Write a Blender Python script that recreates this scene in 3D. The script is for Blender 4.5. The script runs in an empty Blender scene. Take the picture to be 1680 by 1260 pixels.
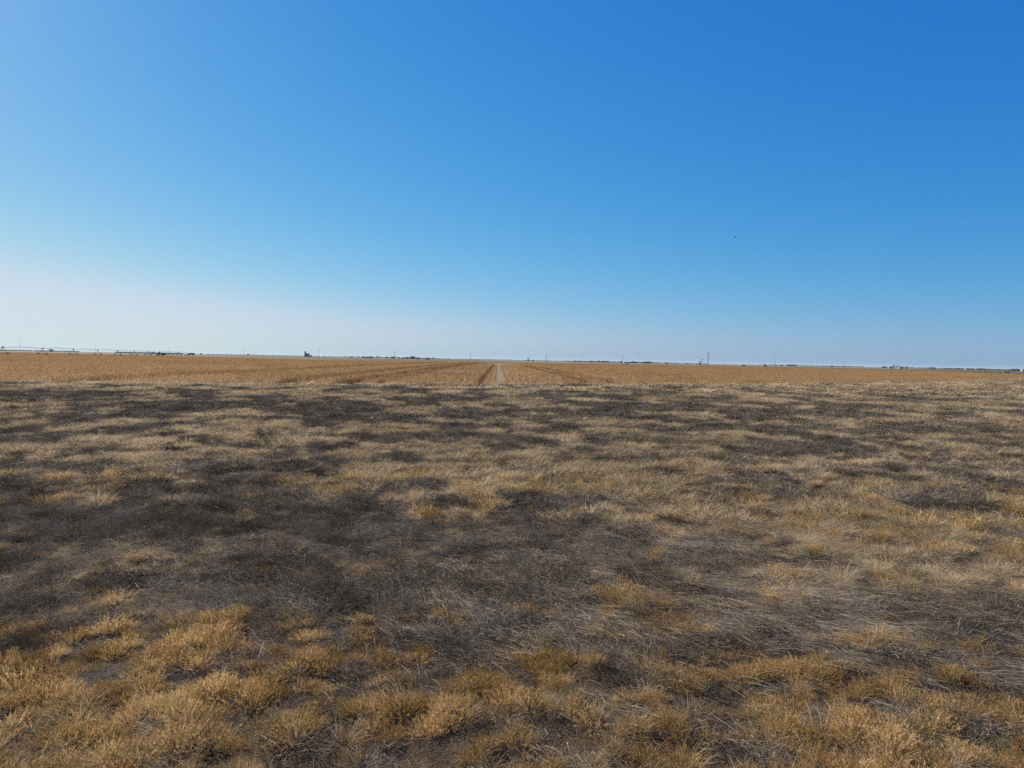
import bpy, math, random
import numpy as np
from mathutils import Matrix, Vector

random.seed(7)
RNG = np.random.default_rng(11)
SC = bpy.context.scene
COL = SC.collection

# ------------------------------------------------------------------ camera
F = 1200.0                      # focal length in pixels of the 1680 px wide photograph
CW, CH = 840.0, 630.0
EYE = 2.6
ROLL = math.atan(32.6 / 1680.0)
PITCH = math.atan(39.6 * math.cos(ROLL) / F)
YAW = math.atan((840 - 816) / F)     # +Y falls at pixel 816


def cam_axes():
    fwd = Vector((math.sin(YAW) * math.cos(PITCH), math.cos(YAW) * math.cos(PITCH), -math.sin(PITCH)))
    right0 = Vector((math.cos(YAW), -math.sin(YAW), 0))
    up0 = right0.cross(fwd)
    a = ROLL
    # world right0 must appear along (cos a, -sin a) in the picture
    right = right0 * math.cos(a) + up0 * math.sin(a)
    up = -right0 * math.sin(a) + up0 * math.cos(a)
    return right, up, fwd


CR, CU, CF = cam_axes()
cam = bpy.data.cameras.new('camera')
cam.sensor_width = 36
cam.lens = 36 * F / 1680
cam.clip_start = 0.1
cam.clip_end = 40000
camo = bpy.data.objects.new('camera', cam)
COL.objects.link(camo)
m = Matrix.Identity(4)
for i in range(3):
    m[i][0], m[i][1], m[i][2] = CR[i], CU[i], -CF[i]
m[2][3] = EYE
camo.matrix_world = m
SC.camera = camo


def ray(px, py):
    d = CF * F + CR * (px - CW) + CU * (CH - py)
    return d


def at(px, Y):
    """X of the vertical plane seen at horizon column px, at depth Y"""
    py = 590.5 + (px - 840) * 32.6 / 1680
    d = ray(px, py)
    return d.x / d.y * Y


def ground_at(px, py):
    d = ray(px, py)
    t = -EYE / d.z
    return d.x * t, d.y * t


def proj(x, y, z=0.0):
    """vectorised world -> photo pixel"""
    dx, dy, dz = x, y, z - EYE
    r = dx * CR.x + dy * CR.y + dz * CR.z
    u = dx * CU.x + dy * CU.y + dz * CU.z
    f = dx * CF.x + dy * CF.y + dz * CF.z
    f = np.maximum(f, 0.3)
    return CW + F * r / f, CH - F * u / f


# ------------------------------------------------------------------ noise
def vnoise(x, y, seed=0):
    xi = np.floor(x).astype(np.int64); yi = np.floor(y).astype(np.int64)
    xf = x - xi; yf = y - yi

    def h(a, b):
        n = (a * 374761393 + b * 668265263 + seed * 974634777) & 0xFFFFFFFF
        n = ((n ^ (n >> 13)) * 1274126177) & 0xFFFFFFFF
        n = (n ^ (n >> 16)) & 0xFFFFFFFF
        return n / 4294967295.0
    u = xf * xf * (3 - 2 * xf); v = yf * yf * (3 - 2 * yf)
    a = h(xi, yi); b = h(xi + 1, yi); c = h(xi, yi + 1); d = h(xi + 1, yi + 1)
    return (a * (1 - u) + b * u) * (1 - v) + (c * (1 - u) + d * u) * v


def fbm(x, y, seed=0, octv=3):
    s = 0; amp = .5; tot = 0
    for k in range(octv):
        s = s + amp * vnoise(x * 2 ** k, y * 2 ** k, seed + k)
        tot += amp; amp *= .55
    return s / tot


# soil mounds thrown up beside the grass (photo pixels, radius in metres)
MOUNDS = [(978, 1112, .20, .06), (925, 1186, .20, .06), (1190, 1052, .30, .06), (1245, 1038, .25, .05), (690, 1046, .2, .04),
          (1395, 1100, .22, .045), (1600, 1190, .2, .05), (500, 1232, .25, .04), (300, 1105, .16, -.05), (235, 1198, .2, -.05)]
MW = [(*ground_at(a, b), r, hh) for a, b, r, hh in MOUNDS]
RUT = [ground_at(a, b) for a, b in [(-300, 962), (0, 958), (300, 950), (560, 944), (760, 950), (960, 952), (1150, 975)]]


def rut_dist(x, y):
    best = np.full(np.shape(x), 99.0)
    for (ax, ay), (bx, by) in zip(RUT[:-1], RUT[1:]):
        vx, vy = bx - ax, by - ay
        t = np.clip(((x - ax) * vx + (y - ay) * vy) / (vx * vx + vy * vy), 0, 1)
        best = np.minimum(best, np.hypot(x - ax - t * vx, y - ay - t * vy))
    return best


def terrain(x, y):
    d = np.hypot(x, y)
    fade = np.clip((60 - d) / 30, 0, 1)
    z = .14 * (fbm(x * .45, y * .8, 3, 2) - .5) + .09 * (fbm(x * 1.9, y * 2.4, 5, 2) - .5)
    for mx, my, r, hh in MW:
        z = z + hh * np.exp(-((x - mx) ** 2 + (y - my) ** 2) / (r * r) * 1.6)
    z = z - .07 * np.exp(-(rut_dist(x, y) / .16) ** 2)
    return z * fade


# ------------------------------------------------------------------ materials
def srgb(r, g, b):
    return tuple(((c / 255) / 12.92 if c / 255 <= .04045 else ((c / 255 + .055) / 1.055) ** 2.4) for c in (r, g, b)) + (1,)


def new_mat(name):
    mt = bpy.data.materials.new(name)
    mt.use_nodes = True
    nt = mt.node_tree
    for n in list(nt.nodes):
        nt.nodes.remove(n)
    return mt, nt, nt.nodes, nt.links


def plain(name, col, rough=.8, metal=0, var=.15, scale=2.0):
    mt, nt, N, L = new_mat(name)
    out = N.new('ShaderNodeOutputMaterial'); b = N.new('ShaderNodeBsdfPrincipled')
    b.inputs['Roughness'].default_value = rough; b.inputs['Metallic'].default_value = metal
    tc = N.new('ShaderNodeTexCoord'); no = N.new('ShaderNodeTexNoise'); no.inputs['Scale'].default_value = scale
    no.inputs['Detail'].default_value = 4
    L.new(tc.outputs['Object'], no.inputs['Vector'])
    r = N.new('ShaderNodeValToRGB')
    r.color_ramp.elements[0].position = .3; r.color_ramp.elements[1].position = .7
    r.color_ramp.elements[0].color = tuple(c * (1 - var) for c in col[:3]) + (1,)
    r.color_ramp.elements[1].color = tuple(min(1, c * (1 + var)) for c in col[:3]) + (1,)
    L.new(no.outputs['Fac'], r.inputs['Fac']); L.new(r.outputs['Color'], b.inputs['Base Color'])
    L.new(b.outputs['BSDF'], out.inputs['Surface'])
    return mt


def blade_mat(name, cols, transl=.35, nscale=.35, rough=.9, K=.82):
    """cols: list of (pos, rgb) for the ramp; mixes slow world noise, per instance and per blade variation"""
    mt, nt, N, L = new_mat(name)
    out = N.new('ShaderNodeOutputMaterial')
    geo = N.new('ShaderNodeNewGeometry'); oi = N.new('ShaderNodeObjectInfo')
    no = N.new('ShaderNodeTexNoise'); no.inputs['Scale'].default_value = nscale; no.inputs['Detail'].default_value = 3
    L.new(geo.outputs['Position'], no.inputs['Vector'])
    a = N.new('ShaderNodeMath'); a.operation = 'MULTIPLY'; a.inputs[1].default_value = .55
    L.new(no.outputs['Fac'], a.inputs[0])
    b = N.new('ShaderNodeMath'); b.operation = 'MULTIPLY_ADD'; b.inputs[1].default_value = .25
    L.new(oi.outputs['Random'], b.inputs[0]); L.new(a.outputs[0], b.inputs[2])
    c = N.new('ShaderNodeMath'); c.operation = 'MULTIPLY_ADD'; c.inputs[1].default_value = .34
    L.new(geo.outputs['Random Per Island'], c.inputs[0]); L.new(b.outputs[0], c.inputs[2])
    r = N.new('ShaderNodeValToRGB')
    els = r.color_ramp.elements
    while len(els) > 1:
        els.remove(els[-1])
    cols = [(p, tuple(v * K for v in cc)) for p, cc in cols]
    els[0].position = cols[0][0]; els[0].color = tuple(cols[0][1]) + (1,)
    for p, cc in cols[1:]:
        e = els.new(p); e.color = tuple(cc) + (1,)
    L.new(c.outputs[0], r.inputs['Fac'])
    df = N.new('ShaderNodeBsdfDiffuse'); tr = N.new('ShaderNodeBsdfTranslucent'); mx = N.new('ShaderNodeMixShader')
    mx.inputs[0].default_value = transl
    L.new(r.outputs['Color'], df.inputs['Color']); L.new(r.outputs['Color'], tr.inputs['Color'])
    L.new(df.outputs[0], mx.inputs[1]); L.new(tr.outputs[0], mx.inputs[2])
    L.new(mx.outputs[0], out.inputs['Surface'])
    return mt


def soil_mat(name, cols, scales=(.05, .6, 14.0), bump=.5, stretch=(1, 1, 1), rough=.95):
    mt, nt, N, L = new_mat(name)
    out = N.new('ShaderNodeOutputMaterial'); b = N.new('ShaderNodeBsdfPrincipled')
    b.inputs['Roughness'].default_value = rough; b.inputs['Specular IOR Level'].default_value = .15
    geo = N.new('ShaderNodeNewGeometry'); mp = N.new('ShaderNodeMapping'); mp.inputs['Scale'].default_value = stretch
    L.new(geo.outputs['Position'], mp.inputs['Vector'])
    prev = None
    for i, (s, w) in enumerate(zip(scales, (.4, .35, .45))):
        no = N.new('ShaderNodeTexNoise'); no.inputs['Scale'].default_value = s; no.inputs['Detail'].default_value = 5
        L.new(mp.outputs[0], no.inputs['Vector'])
        mu = N.new('ShaderNodeMath'); mu.operation = 'MULTIPLY_ADD'; mu.inputs[1].default_value = w
        L.new(no.outputs['Fac'], mu.inputs[0])
        if prev is None:
            mu.inputs[2].default_value = 0
        else:
            L.new(prev.outputs[0], mu.inputs[2])
        prev = mu
    r = N.new('ShaderNodeValToRGB'); els = r.color_ramp.elements
    while len(els) > 1:
        els.remove(els[-1])
    els[0].position = cols[0][0]; els[0].color = tuple(cols[0][1]) + (1,)
    for p, cc in cols[1:]:
        e = els.new(p); e.color = tuple(cc) + (1,)
    L.new(prev.outputs[0], r.inputs['Fac']); L.new(r.outputs['Color'], b.inputs['Base Color'])
    bp = N.new('ShaderNodeBump'); bp.inputs['Strength'].default_value = bump; bp.inputs['Distance'].default_value = .03
    L.new(no.outputs['Fac'], bp.inputs['Height']); L.new(bp.outputs[0], b.inputs['Normal'])
    L.new(b.outputs['BSDF'], out.inputs['Surface'])
    return mt


M_GOLD = blade_mat('golden_dry_weed', [(.36, (.17, .095, .032)), (.50, (.37, .220, .076)), (.62, (.59, .375, .145)), (.78, (.85, .63, .34))], .35, .5, K=.9)
M_RUSTW = blade_mat('rusty_dry_weed', [(.36, (.13, .078, .027)), (.50, (.29, .175, .062)), (.62, (.47, .295, .11)), (.78, (.66, .47, .22))], .35, .7)
M_OLIVE = blade_mat('olive_dry_weed', [(.36, (.10, .078, .030)), (.50, (.21, .165, .065)), (.62, (.36, .28, .12)), (.78, (.52, .42, .22))], .35, .7)
M_TAN = blade_mat('straw_coloured_grass', [(.36, (.24, .165, .090)), (.52, (.43, .32, .18)), (.70, (.74, .58, .36))], .35, .12)
M_GREY = blade_mat('weathered_grey_weed', [(.36, (.028, .023, .018)), (.50, (.088, .071, .054)), (.64, (.20, .165, .125)), (.82, (.50, .43, .34))], .15, .9)
M_STRAW = blade_mat('bleached_straw', [(.36, (.12, .09, .062)), (.54, (.29, .23, .165)), (.76, (.56, .47, .36))], .2, .4)
M_GREEN = blade_mat('green_weed', [(.3, (.05, .09, .025)), (.7, (.12, .18, .055))], .3, 3)
M_CORN = blade_mat('dry_corn_stalk', [(.32, (.29, .160, .058)), (.52, (.49, .292, .112)), (.74, (.63, .415, .19))], .35, .05, K=1.0)
M_CORN2 = blade_mat('pale_corn_leaf', [(.32, (.36, .22, .10)), (.74, (.60, .44, .25))], .3, .05)
M_TREE = blade_mat('far_tree_leaves', [(.3, (.020, .030, .018)), (.75, (.060, .075, .042))], .2, .3)
M_CONIF = blade_mat('far_conifer_needles', [(.3, (.016, .026, .018)), (.75, (.045, .06, .04))], .1, .3)
M_BARK = plain('tree_bark', (.10, .075, .055))
M_SOIL = soil_mat('verge_soil', [(.38, (.024, .015, .009)), (.58, (.056, .035, .020)), (.78, (.12, .078, .044))], (.3, 5.0, 60.0), 1.0)
M_FARLAND = soil_mat('far_dry_land', [(.35, (.085, .075, .055)), (.6, (.125, .112, .085)), (.8, (.17, .15, .11))], (.0012, .01, .3), 0, (.35, 1, 1))
M_CORNSOIL = soil_mat('stubble_litter', [(.36, (.11, .066, .030)), (.58, (.20, .125, .060)), (.8, (.33, .23, .12))], (.012, .15, 5.0), .4, (1, .4, 1))
M_GREENF = soil_mat('winter_crop', [(.36, (.042, .042, .022)), (.58, (.062, .060, .030)), (.8, (.10, .088, .048))], (.002, .02, .5), 0, (.35, 1, 1))
M_GALV = plain('galvanised_steel', (.36, .38, .40), .45, .6)
M_RUBBER = plain('black_rubber', (.02, .02, .02), .8)
M_DARKMETAL = plain('dark_painted_metal', (.05, .055, .06), .5, .2)
M_WOODPOLE = plain('creosoted_wood', (.075, .062, .052), .9)
M_WHITE = plain('white_paint', (.26, .26, .255), .7)
M_CONC = plain('grey_concrete', (.20, .22, .23), .8)
M_ROOF = plain('dull_tin_roof', (.20, .20, .20), .8, 0)
M_RED = plain('rust_red_paint', (.09, .045, .035), .6)
M_BIRD = plain('dark_feathers', (.012, .012, .014), .7)
M_GLASS = plain('dark_window_glass', (.02, .025, .03), .15)
M_INSUL = plain('brown_insulator', (.12, .06, .04), .3)


# ------------------------------------------------------------------ object helpers
def mesh_from(name, V, Fc, mats=None, mi=None, smooth=False):
    me = bpy.data.meshes.new(name)
    V = np.asarray(V, dtype=np.float32)
    if isinstance(Fc, np.ndarray):
        nf, k = Fc.shape
        me.vertices.add(len(V)); me.vertices.foreach_set('co', V.ravel())
        me.loops.add(nf * k); me.loops.foreach_set('vertex_index', Fc.ravel().astype(np.int32))
        me.polygons.add(nf)
        me.polygons.foreach_set('loop_start', (np.arange(nf) * k).astype(np.int32))
        if mi is not None:
            me.polygons.foreach_set('material_index', np.asarray(mi, dtype=np.int32))
        if smooth:
            me.polygons.foreach_set('use_smooth', np.ones(nf, dtype=bool))
        me.update(calc_edges=True)
    else:
        me.from_pydata([tuple(v) for v in V], [], Fc)
        if smooth:
            for p in me.polygons:
                p.use_smooth = True
        me.update()
    for mm in (mats or []):
        me.materials.append(mm)
    me.validate()
    return me


def link(name, me, parent=None, loc=(0, 0, 0), rz=0):
    o = bpy.data.objects.new(name, me)
    COL.objects.link(o)
    o.location = loc
    o.rotation_euler = (0, 0, rz)
    if parent is not None:
        o.parent = parent
    return o


def tag(o, label=None, cat=None, group=None, kind=None):
    if label: o['label'] = label
    if cat: o['category'] = cat
    if group: o['group'] = group
    if kind: o['kind'] = kind
    return o


def thing(name, label, cat, loc=(0, 0, 0), rz=0, group=None):
    o = link(name, None, None, loc, rz)
    return tag(o, label, cat, group)


class MB:
    def __init__(self):
        self.v = []; self.f = []

    def box(self, c, s, rz=0, top=1.0):
        b = len(self.v)
        for k, zz in ((0, -.5), (1, .5)):
            q = top if k else 1.0
            for sx, sy in ((-.5, -.5), (.5, -.5), (.5, .5), (-.5, .5)):
                x, y = sx * s[0] * q, sy * s[1] * q
                self.v.append((c[0] + x * math.cos(rz) - y * math.sin(rz), c[1] + x * math.sin(rz) + y * math.cos(rz), c[2] + zz * s[2]))
        for q in ((0, 3, 2, 1), (4, 5, 6, 7), (0, 1, 5, 4), (1, 2, 6, 5), (2, 3, 7, 6), (3, 0, 4, 7)):
            self.f.append(tuple(b + i for i in q))
        return self

    def tube(self, pts, r, n=6, r1=None):
        b = len(self.v); K = len(pts)
        for i, p in enumerate(pts):
            p = Vector(p)
            d = (Vector(pts[min(i + 1, K - 1)]) - Vector(pts[max(i - 1, 0)])).normalized()
            a = d.cross(Vector((0, 0, 1)))
            if a.length < 1e-3: a = Vector((1, 0, 0))
            a.normalize(); c = d.cross(a)
            rr = r if r1 is None else r + (r1 - r) * i / (K - 1)
            for k in range(n):
                t = 2 * math.pi * k / n
                self.v.append(tuple(p + a * rr * math.cos(t) + c * rr * math.sin(t)))
        for i in range(K - 1):
            for k in range(n):
                k2 = (k + 1) % n
                self.f.append((b + i * n + k, b + i * n + k2, b + (i + 1) * n + k2, b + (i + 1) * n + k))
        self.f.append(tuple(b + k for k in range(n))[::-1])
        self.f.append(tuple(b + (K - 1) * n + k for k in range(n)))
        return self

    def lathe(self, c, prof, n=16, axis='z'):
        b = len(self.v)
        for (r, z) in prof:
            for k in range(n):
                t = 2 * math.pi * k / n
                p = (r * math.cos(t), r * math.sin(t), z)
                if axis == 'y': p = (p[0], p[2], p[1])
                if axis == 'x': p = (p[2], p[0], p[1])
                self.v.append((c[0] + p[0], c[1] + p[1], c[2] + p[2]))
        for i in range(len(prof) - 1):
            for k in range(n):
                k2 = (k + 1) % n
                self.f.append((b + i * n + k, b + i * n + k2, b + (i + 1) * n + k2, b + (i + 1) * n + k))
        self.f.append(tuple(b + k for k in range(n))[::-1])
        self.f.append(tuple(b + (len(prof) - 1) * n + k for k in range(n)))
        return self

    def gable(self, c, s, over=.3):
        """ridge along x; c = centre of the eaves plane, s = (len, width, rise)"""
        b = len(self.v); L, W, R = s[0] / 2 + over, s[1] / 2 + over, s[2]
        for x in (-L, L):
            self.v += [(c[0] + x, c[1] - W, c[2]), (c[0] + x, c[1] + W, c[2]), (c[0] + x, c[1], c[2] + R)]
        self.f += [(b, b + 2, b + 1), (b + 3, b + 4, b + 5), (b, b + 3, b + 5, b + 2), (b + 1, b + 2, b + 5, b + 4), (b, b + 1, b + 4, b + 3)]
        return self

    def build(self, name, mat, parent=None, smooth=False, loc=(0, 0, 0), rz=0):
        return link(name, mesh_from(name, self.v, self.f, [mat], smooth=smooth), parent, loc, rz)


# ------------------------------------------------------------------ ground sheets
def near_edge_pts():
    P = [(-900, 625), (-300, 626), (0, 627.5), (300, 630.3), (640, 632), (840, 632), (1050, 631.7), (1260, 631.2), (1400, 630), (1480, 628.6), (1560, 626), (1620, 624.2), (1680, 622), (1760, 620.5), (1900, 620.5)]
    return [ground_at(*p) for p in P]


EDGE = near_edge_pts()
EX = np.array([p[0] for p in EDGE]); EY = np.array([p[1] for p in EDGE])
o_ = np.argsort(EX); EX = EX[o_]; EY = EY[o_]


def edge_y(x):
    return np.interp(x, EX, EY) + .8 * (fbm(np.asarray(x) * .12, np.asarray(x) * 0, 21, 2) - .5) + 1.1 * (fbm(np.asarray(x) * .9, np.asarray(x) * 0 + 4, 22, 3) - .5)


FAR = [(a, b * .74) for a, b in [(-500, 1300), (0, 1150), (200, 900), (500, 600), (650, 720), (840, 720), (1200, 900), (1470, 760), (1560, 740), (1620, 520), (1680, 450), (1900, 400)]]


def build_ground():
    ys = [-60, -20, -6, -2, 0, 1, 2]
    y = 2.0
    while y < 75:
        y *= 1.0068; ys.append(y)
    while y < 14000:
        y *= 1.25; ys.append(y)
    xs = [0]; x = 0
    while x < 9:
        x += .065; xs.append(x)
    while x < 75:
        x *= 1.009; xs.append(x)
    while x < 14000:
        x *= 1.3; xs.append(x)
    xs = np.array([-a for a in xs[:0:-1]] + xs); ys = np.array(ys)
    X, Y = np.meshgrid(xs, ys)
    Z = terrain(X, Y)
    V = np.stack([X.ravel(), Y.ravel(), Z.ravel()], 1)
    nx, ny = len(xs), len(ys)
    I = np.arange(nx * ny).reshape(ny, nx)
    Fc = np.stack([I[:-1, :-1].ravel(), I[:-1, 1:].ravel(), I[1:, 1:].ravel(), I[1:, :-1].ravel()], 1)
    yc = (Y[:-1, :-1].ravel())
    mi = (yc > 300).astype(int)
    o = link('ground', mesh_from('ground', V, Fc, [M_SOIL, M_FARLAND], mi, True))
    tag(o, kind='structure')


build_ground()


def strip(name, near, far, z, mat):
    """sheet between two polylines of equal length"""
    V = []; Fc = []
    for (a, b) in zip(near, far):
        V += [(a[0], a[1], z), (b[0], b[1], z)]
    for i in range(len(near) - 1):
        Fc.append((2 * i, 2 * i + 2, 2 * i + 3, 2 * i + 1))
    o = link(name, mesh_from(name, V, Fc, [mat]))
    return tag(o, kind='structure')


pxs = list(range(-400, 2001, 20))
nearp, farp = [], []
for p in pxs:
    # near edge along this view column
    k = at(p, 1.0)
    lo, hi = 20.0, 900.0
    for _ in range(40):
        mid = (lo + hi) / 2
        if mid < float(edge_y(k * mid)): lo = mid
        else: hi = mid
    nearp.append((k * lo, lo))
    fy = float(np.interp(p, [a for a, b in FAR], [b for a, b in FAR]))
    farp.append((k * fy, fy))
strip('stubble_field', nearp, farp, .012, M_CORNSOIL)
gfar = []
for p, (fx, fy) in zip(pxs, farp):
    w = float(np.interp(p, [-400, 300, 480, 620, 700, 840, 1200, 1500, 1600, 1650, 2000], [2600, 2600, 2400, 900, 2600, 420, 380, 600, 2600, 2600, 2600]))
    gfar.append((fx / fy * (fy + w), fy + w))
strip('green_field', [(x * 1.001, y * 1.001) for x, y in farp], gfar, .02, M_GREENF)


# ------------------------------------------------------------------ ribbons (blades) --------------------
def ribbons(P0, D, L, W, bend, nseg=2):
    """P0 (n,3), D unit (n,3), L (n), W (n), bend (n,3) -> verts, quads"""
    n = len(P0)
    side = np.cross(D, RNG.normal(size=(n, 3)))
    side /= np.linalg.norm(side, axis=1, keepdims=True) + 1e-9
    V = np.zeros((n, (nseg + 1) * 2, 3))
    for i in range(nseg + 1):
        t = i / nseg
        c = P0 + D * (L * t)[:, None] + bend * (L * t * t)[:, None]
        w = (W * (1 - .75 * t ** 1.5) * .5)[:, None]
        V[:, 2 * i] = c - side * w
        V[:, 2 * i + 1] = c + side * w
    base = (np.arange(n) * (nseg + 1) * 2)[:, None]
    Q = []
    for i in range(nseg):
        Q.append(base + np.array([[2 * i, 2 * i + 1, 2 * i + 3, 2 * i + 2]]))
    return V.reshape(-1, 3), np.concatenate(Q, 0)


def joinm(parts):
    V = []; Q = []; MI = []; off = 0
    for (v, q, mi) in parts:
        V.append(v); Q.append(q + off); MI.append(np.full(len(q), mi)); off += len(v)
    return np.concatenate(V), np.concatenate(Q), np.concatenate(MI)


def dirs(az, el):
    return np.stack([np.cos(az) * np.cos(el), np.sin(az) * np.cos(el), np.sin(el)], 1)


U = RNG.uniform


def bushy(R, H, ns, nl, w, lean=.55, leaf=.022):
    """cushion of a dry annual: stems radiating from the root, set with leaf and seed bracts near the outer shell"""
    a = U(0, 6.283, ns); r = np.sqrt(U(0, 1, ns))
    P0 = np.stack([np.cos(a) * r * R * .25, np.sin(a) * r * R * .25, np.full(ns, -.02)], 1)
    el = 1.5 - r * 1.15 + RNG.normal(0, .1, ns)
    D = dirs(a + RNG.normal(0, .25, ns), el)
    lob = .72 + .5 * vnoise(a * 1.3 + 7, r * 3, int(RNG.integers(0, 9999)))
    L = lob / np.sqrt((np.cos(el) / R) ** 2 + (np.sin(el) / H) ** 2) * U(.75, 1.1, ns)
    bend = np.stack([np.zeros(ns), np.zeros(ns), U(-.08, .18, ns)], 1)
    v, q = ribbons(P0, D, L, np.full(ns, w), bend, 2)
    parts = [(v, q, 0)]
    if nl:
        k = np.repeat(np.arange(ns), nl); t = 1 - .6 * U(0, 1, ns * nl) ** 1.3
        C = P0[k] + D[k] * (L[k] * t)[:, None] + bend[k] * (L[k] * t * t)[:, None]
        DD = D[k] * .6 + RNG.normal(0, .45, (len(k), 3)); DD[:, 2] += .55
        DD /= np.linalg.norm(DD, axis=1, keepdims=True)
        v, q = ribbons(C, DD, U(.5, 1.3, len(k)) * leaf, w * 1.05 * U(.6, 1.4, len(k)), RNG.normal(0, .15, (len(k), 3)), 1)
        parts.append((v, q, 0))
    return joinm(parts)


def grassy(R, H, n, w):
    a = U(0, 6.283, n); r = np.sqrt(U(0, 1, n))
    P0 = np.stack([np.cos(a) * r * R * .6, np.sin(a) * r * R * .6, np.full(n, -.02)], 1)
    az = a + RNG.normal(0, .9, n); el = 1.45 - r * .5 - np.abs(RNG.normal(0, .3, n))
    D = dirs(az, el); L = H * U(.5, 1.25, n)
    bend = np.stack([np.cos(az) * .35 * U(0, 1, n), np.sin(az) * .35 * U(0, 1, n), -U(.05, .55, n)], 1)
    v, q = ribbons(P0, D, L, np.full(n, w) * U(.6, 1.3, n), bend, 3)
    return joinm([(v, q, 0)])


def matted(R, H, n, w, nt=3):
    """low tangle of weathered stems"""
    P0 = np.stack([RNG.normal(0, R * .6, n), RNG.normal(0, R * .6, n), U(-.01, H * .5, n)], 1)
    az = U(0, 6.283, n); el = np.abs(RNG.normal(.25, .45, n)); el = np.minimum(el, 1.4)
    D = dirs(az, el); L = U(.5, 1.4, n) * (H * 1.3)
    bend = RNG.normal(0, .18, (n, 3)); bend[:, 2] -= .12
    v, q = ribbons(P0, D, L, np.full(n, w) * U(.5, 1.3, n), bend, 2)
    parts = [(v, q, 0)]
    if nt:
        k = np.repeat(np.arange(n), nt); t = U(.2, 1, len(k))
        C = P0[k] + D[k] * (L[k] * t)[:, None] + bend[k] * (L[k] * t * t)[:, None]
        DD = D[k] + RNG.normal(0, .7, (len(k), 3)); DD /= np.linalg.norm(DD, axis=1, keepdims=True)
        v, q = ribbons(C, DD, U(.015, .05, len(k)), np.full(len(k), w * .9), RNG.normal(0, .2, (len(k), 3)), 1)
        parts.append((v, q, 0))
    return joinm(parts)


def lodged(R, Ln, n, w, spread=.25):
    """long bleached stems laid over in one direction (local +x)"""
    P0 = np.stack([RNG.normal(-Ln * .4, R * .8, n), RNG.normal(0, R * .7, n), U(0, .03, n)], 1)
    az = RNG.normal(0, spread, n); el = np.abs(RNG.normal(.22, .16, n))
    D = dirs(az, el); L = U(.4, 1.2, n) * Ln
    bend = np.stack([U(0, .1, n), RNG.normal(0, .12, n), -U(.05, .3, n)], 1)
    v, q = ribbons(P0, D, L, np.full(n, w) * U(.5, 1.3, n), bend, 3)
    return joinm([(v, q, 0)])


def litter(R, n, w):
    P0 = np.stack([U(-R, R, n), U(-R, R, n), U(0, .025, n)], 1)
    D = dirs(U(0, 6.283, n), RNG.normal(.12, .15, n))
    v, q = ribbons(P0, D, U(.03, .12, n), np.full(n, w) * U(.6, 1.4, n), RNG.normal(0, .12, (n, 3)), 1)
    return joinm([(v, q, 0)])


def coll_of(prefix, meshes):
    c = bpy.data.collections.new(prefix)
    for i, (me) in enumerate(meshes):
        o = bpy.data.objects.new('%s_%02d' % (prefix, i), me)
        c.objects.link(o)
    return c


def scatter(name, coll, P, rot, scl, var, label, cat=None):
    """one object carrying points with attributes; geometry nodes instance the plant meshes on them"""
    n = len(P)
    me = bpy.data.meshes.new(name)
    me.vertices.add(n); me.vertices.foreach_set('co', np.asarray(P, dtype=np.float32).ravel())
    a = me.attributes.new('rot', 'FLOAT_VECTOR', 'POINT'); a.data.foreach_set('vector', np.asarray(rot, dtype=np.float32).ravel())
    a = me.attributes.new('scl', 'FLOAT_VECTOR', 'POINT'); a.data.foreach_set('vector', np.asarray(scl, dtype=np.float32).ravel())
    a = me.attributes.new('var', 'INT', 'POINT'); a.data.foreach_set('value', np.asarray(var, dtype=np.int32))
    o = link(name, me)
    ng = bpy.data.node_groups.new(name + '_nodes', 'GeometryNodeTree')
    ng.interface.new_socket('Geometry', in_out='INPUT', socket_type='NodeSocketGeometry')
    ng.interface.new_socket('Geometry', in_out='OUTPUT', socket_type='NodeSocketGeometry')
    N, L = ng.nodes, ng.links
    gi = N.new('NodeGroupInput'); go = N.new('NodeGroupOutput')
    ci = N.new('GeometryNodeCollectionInfo'); ci.inputs['Collection'].default_value = coll
    ci.inputs['Separate Children'].default_value = True; ci.inputs['Reset Children'].default_value = True
    ip = N.new('GeometryNodeInstanceOnPoints'); ip.inputs['Pick Instance'].default_value = True

    def attr(nm, t):
        q = N.new('GeometryNodeInputNamedAttribute'); q.data_type = t; q.inputs['Name'].default_value = nm
        return q.outputs['Attribute']
    L.new(gi.outputs[0], ip.inputs['Points']); L.new(ci.outputs[0], ip.inputs['Instance'])
    L.new(attr('var', 'INT'), ip.inputs['Instance Index'])
    L.new(attr('rot', 'FLOAT_VECTOR'), ip.inputs['Rotation'])
    L.new(attr('scl', 'FLOAT_VECTOR'), ip.inputs['Scale'])
    L.new(ip.outputs[0], go.inputs[0])
    md = o.modifiers.new('plants', 'NODES'); md.node_group = ng
    tag(o, label, cat, kind='stuff')
    return o


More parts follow.
